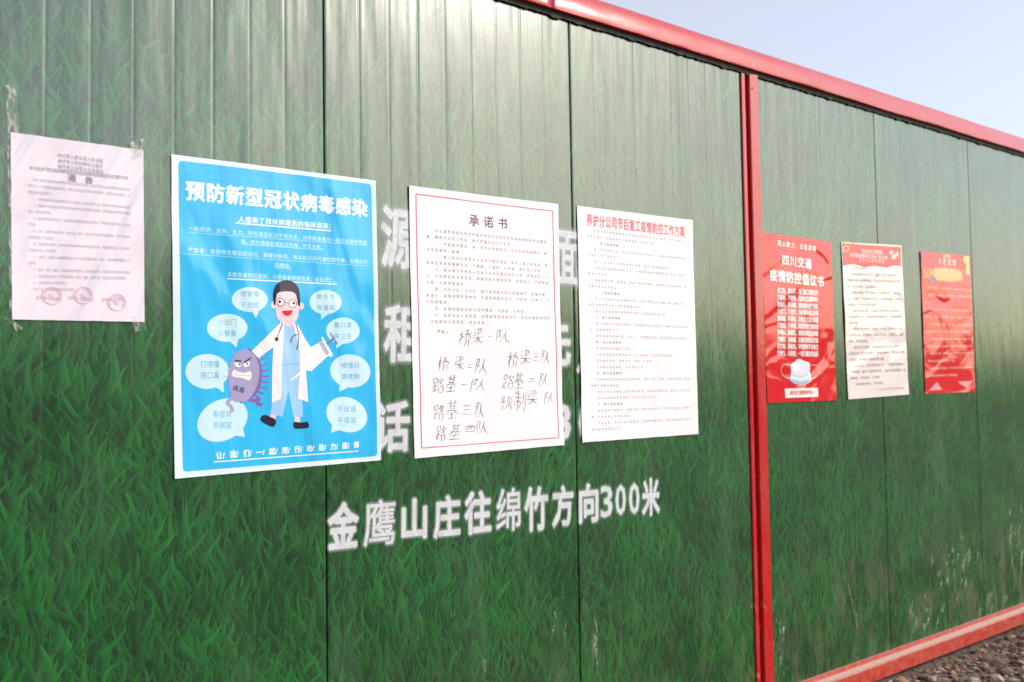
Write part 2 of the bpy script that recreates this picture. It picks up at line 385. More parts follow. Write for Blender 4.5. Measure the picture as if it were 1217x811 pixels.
def ribbon(pts, wd, taper=True, n=5):
    """smoothed pen stroke as a flat ribbon"""
    P = [Vector(p) for p in pts]
    if len(P) > 2:
        Q = []
        for i in range(len(P)-1):
            a, b, c, e = P[max(i-1, 0)], P[i], P[i+1], P[min(i+2, len(P)-1)]
            for t in range(n):
                t /= n; Q.append(.5*((2*b)+(c-a)*t+(2*a-5*b+4*c-e)*t*t+(3*b-a-3*c+e)*t**3))
        Q.append(P[-1])
    else: Q = [P[0].lerp(P[1], t/3) for t in range(4)]
    vs, fs = [], []
    for i, p in enumerate(Q):
        d = (Q[min(i+1, len(Q)-1)]-Q[max(i-1, 0)]); d = d.normalized() if d.length else Vector((1, 0))
        t = i/(len(Q)-1); k = wd*.5*((.55+.45*math.sin(math.pi*min(1, t*1.1+.12))) if taper else 1)
        nn = Vector((-d.y, d.x))*k; vs += [tuple(p+nn), tuple(p-nn)]
    for i in range(len(Q)-1): fs.append((2*i, 2*i+1, 2*i+3, 2*i+2))
    return vs, fs
def smooth_poly(pts, n=4):
    P = [Vector(p) for p in pts]; k = len(P); Q = []
    for i in range(k):
        a, b, c, e = P[i-1], P[i], P[(i+1) % k], P[(i+2) % k]
        for t in range(n):
            t /= n; Q.append(tuple(.5*((2*b)+(c-a)*t+(2*a-5*b+4*c-e)*t*t+(3*b-a-3*c+e)*t**3)))
    return Q
def ell(c, rx, ry, rot=0, n=40, tail=None):
    pts = []
    for i in range(n):
        a = 2*math.pi*i/n; x, y = rx*math.cos(a), ry*math.sin(a)
        pts.append((c[0]+x*math.cos(rot)-y*math.sin(rot), c[1]+x*math.sin(rot)+y*math.cos(rot)))
    if tail:    # swap the nearest rim points for a pointed tail
        ta = math.atan2(tail[1]-c[1], tail[0]-c[0])
        best = min(range(n), key=lambda i: abs((math.atan2(pts[i][1]-c[1], pts[i][0]-c[0])-ta+math.pi) % (2*math.pi)-math.pi))
        pts[best] = tail; m1 = pts[(best-2) % n]; m2 = pts[(best+1) % n]
        pts[(best-1) % n] = (m1[0]*.8+tail[0]*.2, m1[1]*.8+tail[1]*.2)
    return pts
# ================================================================== printed sheets
def inks(bump):
    """ink/paper materials of one sheet share its creases"""
    cache = {}
    def get(c, rough=None):
        if c in cache: return cache[c]
        m, n, b = newmat('print_'+bump['name']+'_'+c); pos = n.pos(); base = lin(c)
        nz = n.noise(pos, 9., 3., .6).outputs[0]
        n.put(b.inputs['Base Color'], n.mix(nz, tuple(x*.95 for x in base[:3])+(1,), tuple(min(.86, x*1.03) for x in base[:3])+(1,)))
        b.inputs['Roughness'].default_value = .5
        b.inputs['Coat Weight'].default_value = bump.get('coat', .3); b.inputs['Coat Roughness'].default_value = bump.get('cr', .25)
        b.inputs['Coat IOR'].default_value = bump.get('ior', 1.5); b.inputs['Specular IOR Level'].default_value = .12
        nb = None
        for (sc, rot, scale, det, typ, dist, st) in bump['layers']:
            f = n.noise(n.mapping(n.mapping(pos, rot=(0, rot, 0)), sc=sc, loc=bump.get('loc', (0, 0, 0))), scale, det, .5, typ, dist=bump.get('warp', .0)).outputs[0]
            if typ == 'RIDGED_MULTIFRACTAL': f = n.m('POWER', n.m('MULTIPLY', f, .45, clamp=True), 3.)
            nb = n.bump(f, dist, st, nb)
        if nb is not None: n.put(b.inputs['Normal'], nb); n.put(b.inputs['Coat Normal'], nb)
        cache[c] = m; return m
    return get
class Sheet:
    def __init__(s, name, label, cat, corners, ink, paper, group, lift=.0012, seed=0, curl=.0025):
        s.c = [Vector(w(*p)) for p in corners]      # TL TR BR BL
        s.seed, s.lift, s.curl = seed, lift, curl
        lo = min(p.y for p in s.c); cx = sum(p.x for p in s.c)/4
        s.root = empty(name, (cx, -.002, lo), label, cat, group); s.ink = ink; s.z = 0
        nx, nz = 44, 60; vs, fs = [], []
        rag = lambda t, k: .0007*noise.noise(Vector((t*9, k, seed)))
        for j in range(nz+1):
            for i in range(nx+1):
                a, b = i/nx, j/nz
                p = (s.c[3]*(1-a)+s.c[2]*a)*(1-b)+(s.c[0]*(1-a)+s.c[1]*a)*b
                x, z = p.x+(rag(b, 1) if i == 0 else rag(b, 2) if i == nx else 0), p.y+(rag(a, 3) if j == 0 else rag(a, 4) if j == nz else 0)
                vs.append((x, s.y(x, z, a, b), z))
        k = nx+1; nv = len(vs)
        for j in range(nz):
            for i in range(nx): q = j*k+i; fs.append((q, q+1, q+1+k, q+k))
        rim = [i for i in range(nx+1)]+[j*k+nx for j in range(1, nz+1)]+[nz*k+i for i in range(nx-1, -1, -1)]+[j*k for j in range(nz-1, 0, -1)]
        back = {}
        for q in rim: back[q] = len(vs); vs.append((vs[q][0], min(-.0003, vs[q][1]+.0006), vs[q][2]))
        for i in range(len(rim)):
            q, r = rim[i], rim[(i+1) % len(rim)]; fs.append((q, back[q], back[r], r))
        obj('sheet', vs, fs, ink(paper), s.root, smooth=False)
        bpy.data.objects[-1] if False else None
    def ab(s, x, z):
        a = (x-s.c[3].x)/max(1e-6, (s.c[2].x-s.c[3].x)); b = (z-s.c[3].y)/max(1e-6, (s.c[0].y-s.c[3].y)); return a, b
    def y(s, x, z, a=None, b=None):
        if a is None: a, b = s.ab(x, z)
        a = min(1, max(0, a)); b = min(1, max(0, b))
        e = s.lift*(.9+.9*noise.noise(Vector((x*3.1, z*3.1, s.seed))))
        ed = max(abs(a-.5), abs(b-.5))*2
        cn = (abs(a-.5)*2)**6+(abs(b-.5)*2)**6
        e += s.curl*cn*.5*max(0, .35+noise.noise(Vector((x*6, z*6, s.seed+9))))
        return -(.0014+max(0, e))
    def add(s, name, vs, fs, c, parent=None, layer=1, **props):
        """flat print on the sheet: vs are (X, Z)"""
        bm = bmesh.new(); bv = [bm.verts.new((x, 0, z)) for x, z in vs]
        for q in fs:
            try: bm.faces.new([bv[i] for i in q])
            except ValueError: pass
        bm.normal_update(); bmesh.ops.triangulate(bm, faces=[f for f in bm.faces if len(f.verts) > 4])
        for _ in range(3):
            ee = [e for e in bm.edges if e.calc_length() > .03]
            if not ee: break
            bmesh.ops.subdivide_edges(bm, edges=ee, cuts=1); bm.normal_update()
            bmesh.ops.triangulate(bm, faces=[f for f in bm.faces if len(f.verts) > 4])
        for v in bm.verts: v.co.y = s.y(v.co.x, v.co.z)-(.00045 if s.lift < .002 else .0010)-.00016*layer
        bm.normal_update()
        for f in bm.faces:
            if f.normal.y > 0: f.normal_flip()
        me = bpy.data.meshes.new(name); bm.to_mesh(me); bm.free(); me.materials.append(s.ink(c))
        o = bpy.data.objects.new(name, me); COL.objects.link(o); pr = parent or s.root
        o.parent = pr; o.matrix_parent_inverse = pr.matrix_world.inverted() if False else Matrix.Translation(-s.root.location)
        if parent: o.matrix_parent_inverse = Matrix.Identity(4)
        for k, v in props.items(): o[k] = v
        return o
    def poly(s, name, px, c, layer=1, parent=None, smooth=0, conv=None, **p):
        conv = conv or (lambda q: q)
        pts = [conv(q) for q in px]
        if smooth: pts = smooth_poly(pts, smooth)
        P = [w(*q) for q in pts]; return s.add(name, P, [tuple(range(len(P)))], c, parent, layer, **p)
    def stroke(s, name, px, c, wd, layer=2, parent=None, conv=None, taper=False, **p):
        conv = conv or (lambda q: q)
        v, f = ribbon([w(*conv(q)) for q in px], wd, taper); return s.add(name, v, f, c, parent, layer, **p)
    def text(s, name, t, a, b, h, c, layer=2, off=0., parent=None, conv=None, wide=.98, **p):
        conv = conv or (lambda q: q)
        v, f = line_mesh(t, w(*conv(a)), w(*conv(b)), h, off, wide); return s.add(name, v, f, c, parent, layer, **p)
    def block(s, lines, TL, TR, BL, BR, nch, h, c, off=0., name='text_line', layer=2, bold=(), wide=.98):
        TL, TR, BL, BR = [Vector(w(*q)) for q in (TL, TR, BL, BR)]
        n = len(lines)
        for i, t in enumerate(lines):
            if not t: continue
            f = i/(n-1); A = TL.lerp(BL, f); B = TR.lerp(BR, f)
            st = len(t)-len(t.lstrip('\u3000')); body = t.strip('\u3000')
            if not body: continue
            a = A.lerp(B, st/nch); b = A.lerp(B, min(1.0, (st+len(body))/nch))
            v, q = line_mesh(body, a, b, h, off+(.018 if i in bold else 0), wide); s.add(name, v, q, c, None, layer)
def wrap(paras, n):
    out = []
    for p in paras:
        p = '\u3000\u3000'+p
        while p and not (len(p) < 3 and out): out.append(p[:n]); p = p[n:]
    return out
G = 'paper notices and posters stuck on the green wall'
Z2 = lambda q: (q[0]/3.863+190, q[1]/3.863+170)
Z3 = lambda q: (q[0]/3.863+190, q[1]/3.863+370)
Z4 = lambda q: (q[0]/4.505+470, q[1]/4.505+210)
Z5 = lambda q: (q[0]/4.267+470, q[1]/4.267+370)
Z8 = lambda q: (q[0]/3.527+880, q[1]/3.527+260)
Z1 = lambda q: (q[0]/2.618, q[1]/2.618+90)

# ---------------------------------------------------------------- notice in a clear sleeve, far left
ik = inks(dict(name='sleeve', coat=1., cr=.16, ior=1.45, warp=.6, layers=[((5, 1, 1.1), -.45, 2.2, 2., 'FBM', .022, .9), ((9, 1, 1), .5, 3., 3., 'RIDGED_MULTIFRACTAL', .003, .8)]))
s = Sheet('notice_sheet', 'smallest white notice in a taped clear sleeve, with three pink seals at its foot', 'notice', [(12, 158), (170, 179), (171, 383), (14, 380)], ik, 'DED5DF', G, .0025, 1, .006)
NK = 'A5A0AB'
s.text('heading', '绵竹市人民法院人民法庭', (178, 249), (320, 267), .0115, NK, conv=Z1)
s.text('heading', '绵竹市人民检察院公告栏', (178, 266), (320, 284), .0115, NK, conv=Z1)
s.text('heading', '绵竹市公安局治安管理处', (178, 283), (322, 301), .0115, NK, conv=Z1)
s.text('heading', '关于依法严厉打击妨害新型冠状病毒感染肺炎疫情防控违法犯罪行为的', (92, 288), (398, 320), .0105, NK, conv=Z1, off=.01)
s.text('heading', '通告', (196, 316), (302, 330), .019, '8E8994', conv=Z1, off=.01)
T1 = ['为全力做好新型冠状病毒感染的肺炎疫情防控工作，依法严厉打击妨害疫情防控的各类违法犯罪行为，切实维护社会秩序稳定，保障人民群众生命安全和身体健康，根据有关法律规定，现将有关事项通告如下。',
      '一、故意传播新型冠状病毒感染肺炎病原体，危害公共安全的，依照刑法有关规定定罪处罚。',
      '二、拒绝执行卫生防疫机构依照传染病防治法提出的防控措施，引起传播或者有传播严重危险的，依法追究责任。',
      '三、编造虚假的疫情信息，在信息网络或者其他媒体上传播，严重扰乱社会秩序的，依法从严惩处。',
      '四、生产、销售伪劣的防治、防护产品、物资，或者不符合标准的医用器材，足以严重危害人体健康的，依法处罚。',
      '五、违反国家在预防、控制突发传染病疫情期间有关市场经营、价格管理等规定，囤积居奇、哄抬物价的，依法处罚。',
      '六、以暴力、威胁方法阻碍国家机关工作人员依法履行防疫、检疫、强制隔离等措施的，依法处罚。',
      '七、抢劫、抢夺、盗窃、诈骗疫情防控物资的，依法从重处罚，构成犯罪的依法追究刑事责任。',
      '八、在疫情防控期间，严禁非法猎捕、收购、运输、出售珍贵、濒危野生动物及其制品。', '九、本通告自发布之日起施行。', '欢迎广大人民群众积极举报违法线索。']
L1 = wrap(T1, 42)[:25]
s.block(L1, *[Z1(q) for q in ((86, 322), (404, 356), (86, 664), (404, 668))], 42, .0078, 'BBB5C1')
for (x, y) in ((160, 685), (258, 684), (362, 706)):
    c = Z1((x, y)); cw_ = w(*c)
    ring = [(cw_[0]+.0215*math.cos(a*.1309), cw_[1]+.0215*math.sin(a*.1309)) for a in range(48)]+[(cw_[0]+.0195*math.cos(a*.1309), cw_[1]+.0195*math.sin(a*.1309)) for a in range(48)]
    o = s.add('seal', ring, [(i, (i+1) % 48, 48+(i+1) % 48, 48+i) for i in range(48)], 'E6B4C4', None, 3)
    dots, df = [], []
    star = [(cw_[0]+(.009 if i % 2 == 0 else .0038)*math.sin(i*math.pi/5), cw_[1]+(.009 if i % 2 == 0 else .0038)*math.cos(i*math.pi/5)) for i in range(10)]
    s.add('seal_star', star, [tuple(range(10))], 'E8BCCB', None, 3)
    for k, ch in enumerate('绵竹市人民政府印章'):
        a = math.radians(200-28*k); p = (cw_[0]+.0155*math.cos(a), cw_[1]+.0155*math.sin(a))
        v, f = line_mesh(ch, (p[0]-.0035, p[1]), (p[0]+.0035, p[1]), .007); dots += v; df += [tuple(j+len(dots)-len(v) for j in q) for q in f]
    s.add('seal_lettering', dots, df, 'E6B2C2', None, 3)
s.text('text_line', '绵竹市人民法院', (112, 690), (190, 696), .010, 'CDB6C4', conv=Z1, layer=4)
s.text('text_line', '绵竹市人民检察院', (212, 690), (292, 700), .010, 'CDB6C4', conv=Z1, layer=4)
s.text('text_line', '绵竹市公安局', (316, 698), (386, 694), .010, 'CDB6C4', conv=Z1, layer=4)
NOTICE = s
# clear tape
def tape_mat():
    m, n, b = newmat('clear_tape'); pos = n.pos(); t = n.t
    f = n.noise(n.mapping(pos, sc=(3, 1, .8), rot=(0, .4, 0)), 38., 4., .65).outputs[0]
    b.inputs['Base Color'].default_value = (.62, .62, .55, 1); b.inputs['Roughness'].default_value = .25; b.inputs['Coat Weight'].default_value = .6
    n.put(b.inputs['Normal'], n.bump(f, .006, 1.)); n.put(b.inputs['Alpha'], n.m('MULTIPLY_ADD', n.ss(f, .44, .62), .42, .08)); return m
TAPE = tape_mat()
def tape(px, nu, nv, crumple, seed, label=None):
    P = [Vector(w(*q)) for q in px]; vs, fs = [], []
    for j in range(nv+1):
        for i in range(nu+1):
            a, b = i/nu, j/nv; p = (P[0]*(1-a)+P[1]*a)*(1-b)+(P[3]*(1-a)+P[2]*a)*b
            r = .15 if 0 < i < nu else .35
            dx = r*crumple*noise.noise(Vector((p.x*90, p.y*60, seed)))
            vs.append((p.x+dx, -.0045-crumple*(.5+noise.noise(Vector((p.x*120, p.y*70, seed)))), p.y+r*crumple*noise.noise(Vector((p.x*90, p.y*90, seed+5)))))
    k = nu+1
    for j in range(nv):
        for i in range(nu): q = j*k+i; fs.append((q, q+1, q+1+k, q+k))
    o = obj('tape_strip', vs, fs, TAPE, NOTICE.root)
tape([(6, 103), (19, 101), (22, 165), (9, 166)], 8, 24, .003, 1)
tape([(152, 171), (170, 165), (172, 186), (158, 190)], 8, 8, .004, 2)
tape([(2, 376), (12, 378), (28, 391), (20, 394)], 8, 12, .006, 3)
tape([(156, 376), (172, 380), (173, 392), (158, 396)], 8, 8, .006, 4)
tape([(8, 160), (13, 160), (15, 382), (11, 382)], 3, 40, .002, 6)

# ---------------------------------------------------------------- blue poster
ik = inks(dict(name='bluegloss', coat=.75, cr=.12, ior=1.5, warp=.3, layers=[((1.6, 1, .7), .25, 3.2, 2., 'FBM', .030, .8), ((5, 1, .35), .06, 2.6, 2., 'FBM', .010, .7), ((5, 1, 1.3), -.5, 2.2, 2., 'RIDGED_MULTIFRACTAL', .0055, .9)]))
s = Sheet('blue_poster', 'large blue poster with a cartoon doctor, a purple virus and speech bubbles', 'poster', [(203, 184), (446, 215), (452, 547), (207, 569)], ik, 'D5E9F3', G, .0019, 2, .007)
WH, PALE, BL = 'E4EEF3', 'C4E1EB', '33B2E4'
fr = [(211.5, 191.2), (440.6, 219.2), (447.6, 542), (216.7, 560.8)]; F4 = [Vector(w(*q)) for q in fr]
def rrect(c, r, n=5):
    out = []
    for i in range(4):
        p, a, b = c[i], c[i-1], c[(i+1) % 4]; da, db = (a-p).normalized()*r, (b-p).normalized()*r
        for t in range(n+1):
            t /= n; out.append(tuple((p+da)*(1-t)**2+p*2*t*(1-t)+(p+db)*t*t))
    return out
def grid_face(s, name, c4, col, nx=18, nz=26, layer=1):
    vs, fs = [], []
    for j in range(nz+1):
        for i in range(nx+1):
            a, b = i/nx, j/nz; p = (c4[3]*(1-a)+c4[2]*a)*(1-b)+(c4[0]*(1-a)+c4[1]*a)*b; vs.append((p.x, p.y))
    k = nx+1
    for j in range(nz):
        for i in range(nx): q = j*k+i; fs.append((q, q+1, q+1+k, q+k))
    return s.add(name, vs, fs, col, None, layer)
# blue field: body grid plus rounded corners cut by shrinking the corner cells
vsq = rrect(F4, .012); ctr = sum(F4, Vector((0, 0)))/4
nr = 14; vv, ff = [tuple(ctr)], []
dens = []
for i in range(len(vsq)):
    a, b = Vector(vsq[i]), Vector(vsq[(i+1) % len(vsq)]); m_ = max(1, int((b-a).length/.03))
    dens += [a.lerp(b, t/m_) for t in range(m_)]
for k in range(1, nr+1): vv += [tuple(ctr.lerp(p, k/nr)) for p in dens]
nn = len(dens)
for i in range(nn): ff.append((0, 1+i, 1+(i+1) % nn))
for k in range(nr-1):
    for i in range(nn): a = 1+k*nn; ff.append((a+i, a+nn+i, a+nn+(i+1) % nn, a+(i+1) % nn))
s.add('blue_field', vv, ff, BL, None, 1)
s.text('heading', '预防新型冠状病毒感染', (112, 218), (952, 303), .0535, WH, 2, .036, conv=Z2, wide=.95)
s.text('subheading', '人感染了冠状病毒后的临床表现：', (356, 350), (800, 385), .0175, WH, 2, .022, conv=Z2)
s.stroke('underline', [(345, 369), (782, 405)], WH, .0035, conv=Z2)
BT = 'B5E1F5'
for t, a, b in (('一般症状：发热、乏力、呼吸道症状以干咳为主，约半数患者在一周后出现呼吸困', (128, 393), (948, 460)), ('难，部分患者起病症状轻微，可无发热。', (368, 453), (756, 482)),
                ('严重者：急性呼吸窘迫综合征、脓毒症休克、难以纠正的代谢性酸中毒、出凝血功', (125, 492), (950, 548)), ('能障碍。', (525, 561), (612, 569)), ('多数患者预后良好，少数患者病情危重，甚至死亡。', (306, 604), (812, 633))):
    s.text('text_line', t, a, b, .0145, BT, 2, .012, conv=Z2)
for a, b, wd in (((125, 412), (948, 472), .0012), ((368, 466), (750, 494), .0012), ((100, 510), (950, 566), .0012), ((525, 574), (600, 580), .0012), ((305, 624), (810, 650), .0030)):
    s.stroke('underline', [a, b], BT if wd < .002 else WH, wd, conv=Z2)
def bubble(c, rx, ry, tail, conv, t1, t2, rot=0, tx=None, size=.021):
    pts = ell(c, rx, ry, rot, 44, tail); P = [w(*conv(q)) for q in pts]; cc = w(*conv(c)); n_ = len(P)
    vs = [cc]+[tuple(Vector(cc).lerp(Vector(p), .5)) for p in P]+P
    fs = [(0, 1+i, 1+(i+1) % n_) for i in range(n_)]+[(1+i, 1+n_+i, 1+n_+(i+1) % n_, 1+(i+1) % n_) for i in range(n_)]
    o = s.add('speech_bubble', vs, fs, PALE, None, 2)
    tx = tx or c; hw = 36+size*400
    for k, t in enumerate((t1, t2)):
        y = tx[1]+(-26 if k == 0 else 25); sl = .02 if conv is Z2 else -.01
        s.text('caption', t, (tx[0]-hw, y-hw*sl), (tx[0]+hw, y+hw*sl), size, '6DAFCF', 3, .006, parent=o, conv=conv)
        s.stroke('rule', [(tx[0]-hw, y+24), (tx[0]+hw, y+24)], '9CCFE3', .0009, 3, parent=o, conv=conv)
bubble((410, 720), 82, 57, (438, 806), Z2, '提警惕', '不恐慌', size=.017)
bubble((758, 732), 73, 56, (738, 812), Z2, '勤洗手', '常通风', size=.017)
bubble((307, 77), 93, 64, (350, 168), Z3, '少出门', '少聚集', size=.019)
bubble((838, 90), 77, 60, (808, 172), Z3, '戴口罩', '讲卫生', size=.017)
bubble((215, 277), 100, 80, (293, 375), Z3, '打喷嚏', '捂口鼻', tx=(228, 270), size=.021)
bubble((872, 275), 92, 76, (822, 370), Z3, '喷嚏后', '慎揉眼', .15, size=.019)
bubble((285, 500), 122, 92, (388, 578), Z3, '有症状', '早就医', -.5, tx=(285, 498), size=.021)
bubble((855, 475), 96, 78, (783, 558), Z3, '不信谣', '不造谣', .45, size=.019)
SK, CT, SH, DK, LV, PU = 'F4C9CE', 'F2E4E6', '9CC6EE', '241F38', 'A39BBE', '8463A6'
D = empty  # short alias not used for scene objects
def fig(name, parts_, conv):
    """illustration: first entry is the part itself, the rest its sub-parts"""
    root = None
    for q in parts_:
        nm, kind, pts, c, layer = q[:5]; cv = q[6] if len(q) > 6 else conv
        if kind == 'p': o = s.poly(nm if root else name, pts, c, layer, root, q[5] if len(q) > 5 and q[5] else 0, cv)
        elif kind == 'e': o = s.poly(nm if root else name, ell(pts[0], pts[1], pts[2], 0, 20), c, layer, root, 0, cv)
        else: o = s.stroke(nm if root else name, pts, c, q[5], layer, root, cv, False)
        root = root or o
fig('doctor_picture', [
    ('trousers', 'p', [(553, 240), (647, 240), (655, 485), (612, 488), (588, 365), (560, 485), (505, 472), (530, 330)], SH, 3),
    ('shirt', 'p', [(566, 52), (625, 52), (645, 130), (646, 244), (552, 246), (555, 150)], SH, 4),
    ('belt_line', 's', [(553, 246), (645, 242)], '7DB0E0', 5, .003),
    ('neck', 'p', [(570, 15), (604, 15), (606, 66), (590, 74), (568, 62)], SK, 5),
    ('coat_front', 'p', [(553, 52), (570, 48), (562, 150), (556, 300), (555, 402), (512, 421), (514, 250), (518, 165), (450, 216), (420, 184)], CT, 6),
    ('coat_front', 'p', [(606, 48), (628, 62), (664, 128), (690, 166), (738, 140), (778, 198), (693, 275), (668, 272), (679, 418), (630, 401), (641, 280), (638, 170)], CT, 6),
    ('coat_fold', 's', [(664, 196), (668, 270)], 'D8C6CC', 7, .0012),
    ('cuff', 'p', [(737, 120), (746, 118), (793, 203), (776, 212)], 'F5F0F0', 7),
    ('cuff_band', 'p', [(724, 140), (742, 134), (776, 192), (762, 204)], 'A9AECB', 8),
    ('syringe', 's', [(760, 150), (795, 130)], '7C6A90', 8, .004),
    ('syringe_grip', 's', [(780, 100), (812, 152)], '5E5672', 8, .0022),
    ('syringe_grip', 's', [(765, 160), (800, 112)], '8E7896', 8, .0022),
    ('needle', 's', [(600, 318), (662, 266)], 'F4ECEE', 8, .005),
    ('stethoscope', 's', [(560, 56), (548, 88), (535, 122)], DK, 8, .0025),
    ('stethoscope_bell', 'e', ((533, 129), 9, 10), DK, 9),
    ('stethoscope', 's', [(620, 55), (634, 104), (632, 148), (624, 178)], DK, 8, .0022),
    ('stethoscope', 's', [(598, 146), (606, 118), (630, 106)], DK, 9, .0022),
    ('ankle', 'p', [(506, 470), (531, 478), (528, 503), (503, 494)], SK, 5),
    ('ankle', 'p', [(617, 486), (641, 485), (642, 512), (615, 512)], SK, 5),
    ('shoe', 'p', [(460, 490), (476, 475), (500, 484), (530, 498), (526, 526), (506, 529), (464, 506)], DK, 6, 2),
    ('shoe', 'p', [(613, 508), (645, 512), (676, 507), (680, 534), (645, 539), (614, 537)], DK, 6, 2),
    ('ear', 'e', ((520, 745), 13, 16), SK, 5, 0, Z2), ('ear', 'e', ((646, 750), 13, 16), SK, 5, 0, Z2),
    ('face', 'p', [(530, 690), (580, 676), (628, 690), (636, 745), (630, 800), (604, 832), (565, 832), (536, 802), (527, 745)], SK, 6, 3, Z2),
    ('hair', 'p', [(520, 742), (517, 690), (530, 652), (562, 633), (600, 634), (630, 660), (640, 700), (640, 748), (630, 742), (622, 698), (600, 684), (560, 684), (534, 694), (528, 742)], DK, 7, 2, Z2),
    ('eye', 'e', ((550, 731), 15, 14), 'F5F5F5', 7, 0, Z2), ('eye', 'e', ((607, 737), 15, 14), 'F5F5F5', 7, 0, Z2),
    ('pupil', 'e', ((547, 730), 6, 7), DK, 8, 0, Z2), ('pupil', 'e', ((612, 737), 6, 7), DK, 8, 0, Z2),
    ('glasses', 's', [(534, 731), (540, 748), (556, 752), (569, 740), (568, 724), (556, 716), (541, 717), (534, 731)], '50303E', 9, .0016, Z2),
    ('glasses', 's', [(588, 737), (594, 754), (610, 758), (623, 746), (622, 730), (610, 722), (595, 723), (588, 737)], '50303E', 9, .0016, Z2),
    ('glasses', 's', [(569, 734), (588, 736)], '50303E', 9, .0016, Z2),
    ('mouth', 'p', [(558, 772), (582, 771), (606, 768), (600, 788), (580, 796), (564, 788)], 'D8203C', 7, 2, Z2)], Z3)
sp_ = []
for k in range(11):
    a = math.radians(-62+k*12.5); c0 = (385, 300); e0 = (c0[0]+78*math.cos(a), c0[1]+112*math.sin(a)); e1 = (c0[0]+118*math.cos(a), c0[1]+136*math.sin(a)-4)
    sp_.append(('spike', 's', [e0, e1], PU, 4, .0042))
for e0, e1 in (((345, 205), (328, 182)), ((325, 245), (302, 236)), ((318, 275), (296, 266)), ((314, 300), (290, 298))): sp_.append(('spike', 's', [e0, e1], '9FB4DC', 4, .0022))
fig('virus_picture', [('rim', 'p', [(392, 182), (430, 190), (458, 230), (470, 290), (458, 350), (430, 392), (385, 415), (360, 405)], PU, 4, 2)]+sp_+[
    ('leg', 's', [(335, 396), (308, 418), (326, 440), (330, 462)], LV, 5, .009), ('leg', 's', [(400, 400), (428, 412), (452, 402), (446, 424), (470, 430)], PU, 5, .009),
    ('body', 'p', [(372, 178), (410, 182), (440, 215), (455, 275), (443, 345), (408, 402), (370, 417), (333, 408), (316, 345), (312, 280), (335, 212)], LV, 6, 3),
    ('eye', 'p', [(340, 236), (372, 242), (364, 257), (346, 252)], 'F2EEF2', 7, 2), ('eye', 'p', [(380, 244), (408, 232), (408, 250), (390, 256)], 'F2EEF2', 7, 2),
    ('pupil', 'e', ((364, 245), 4, 5), DK, 8), ('pupil', 'e', ((398, 242), 4, 5), DK, 8),
    ('brow', 's', [(342, 226), (370, 230)], DK, 8, .0035), ('brow', 's', [(384, 236), (416, 214)], DK, 8, .0035),
    ('mouth', 'p', [(328, 290), (338, 268), (352, 276), (385, 284), (414, 276), (419, 300), (408, 318), (380, 308), (340, 302)], 'F1E4E2', 7, 2),
    ('teeth_line', 's', [(332, 288), (352, 290), (362, 296), (388, 294), (416, 298)], 'C49AA0', 8, .0014)], Z3)
s.text('caption', '病毒', (332, 350), (388, 366), .018, '5A4A78', 8, .01, conv=Z3)
s.text('slogan', '让/我/们/一/起/用/行/动/助/力/疫/情', (255, 663), (912, 612), .0200, WH, 2, .034, conv=Z3, wide=.98)
s.stroke('underline', [(245, 692), (910, 642)], WH, .0028, conv=Z3)

# ---------------------------------------------------------------- pledge with handwriting
ik = inks(dict(name='matt', coat=.35, cr=.3, ior=1.5, layers=[((1.5, 1, .6), .1, 2.5, 2., 'FBM', .024, .6)]))
s = Sheet('pledge_poster', 'white pledge poster with a thin red frame and rows of handwritten team names', 'poster', [(485, 221), (662, 243), (669, 529), (492, 545)], ik, 'E9E4E5', G, .0018, 3, .007)
R4 = [(493.3, 231.1), (655.6, 251.3), (662.9, 520.2), (500.5, 532.6)]
for i in range(4): s.stroke('red_rule', [R4[i], R4[(i+1) % 4]], 'DC6470', .0028, 2+i % 2)
s.text('heading', '承诺书', (378, 231), (610, 256), .040, '7A5A5A', 2, .012, conv=Z4, wide=.72)
T3 = ['为全面贯彻落实党中央国务院关于新型冠状病毒疫情防控的决策部署，确保节后复工安全，我们郑重作出以下承诺：',
      '一、严格遵守国家、省、市有关疫情防控工作的各项规定要求，服从项目部统一管理。',
      '二、复工前对全体进场人员进行登记排查，如实上报人员来源、途经地区和身体健康状况，不瞒报、不漏报、不迟报，落实专人负责。',
      '三、每日两次对所有人员进行体温测量并做好记录，发现发热、乏力、干咳等症状立即报告，按要求进行隔离观察、送医就诊，不得带病上岗，切断传播途径。',
      '四、对办公区、生活区、施工现场每日进行消毒通风，配备口罩、体温计、消毒液等防疫物资，不组织聚集性活动，不聚餐、不串门，实行封闭管理。',
      '五、加强疫情防控知识宣传教育，不信谣、不传谣。',
      '六、如有违反上述承诺，自愿接受项目部处罚，并承担由此造成的一切后果和法律责任，特此承诺。']
L3 = wrap(T3, 31)[:17]
s.block(L3, Z4((160, 285)), Z4((806, 352)), Z5((148, 52)), Z5((782, 66)), 31, .0115, 'A59A9B', off=-.004)
s.text('text_line', '承诺人：', (205, 100), (290, 112), .013, 'A59A9B', conv=Z5)
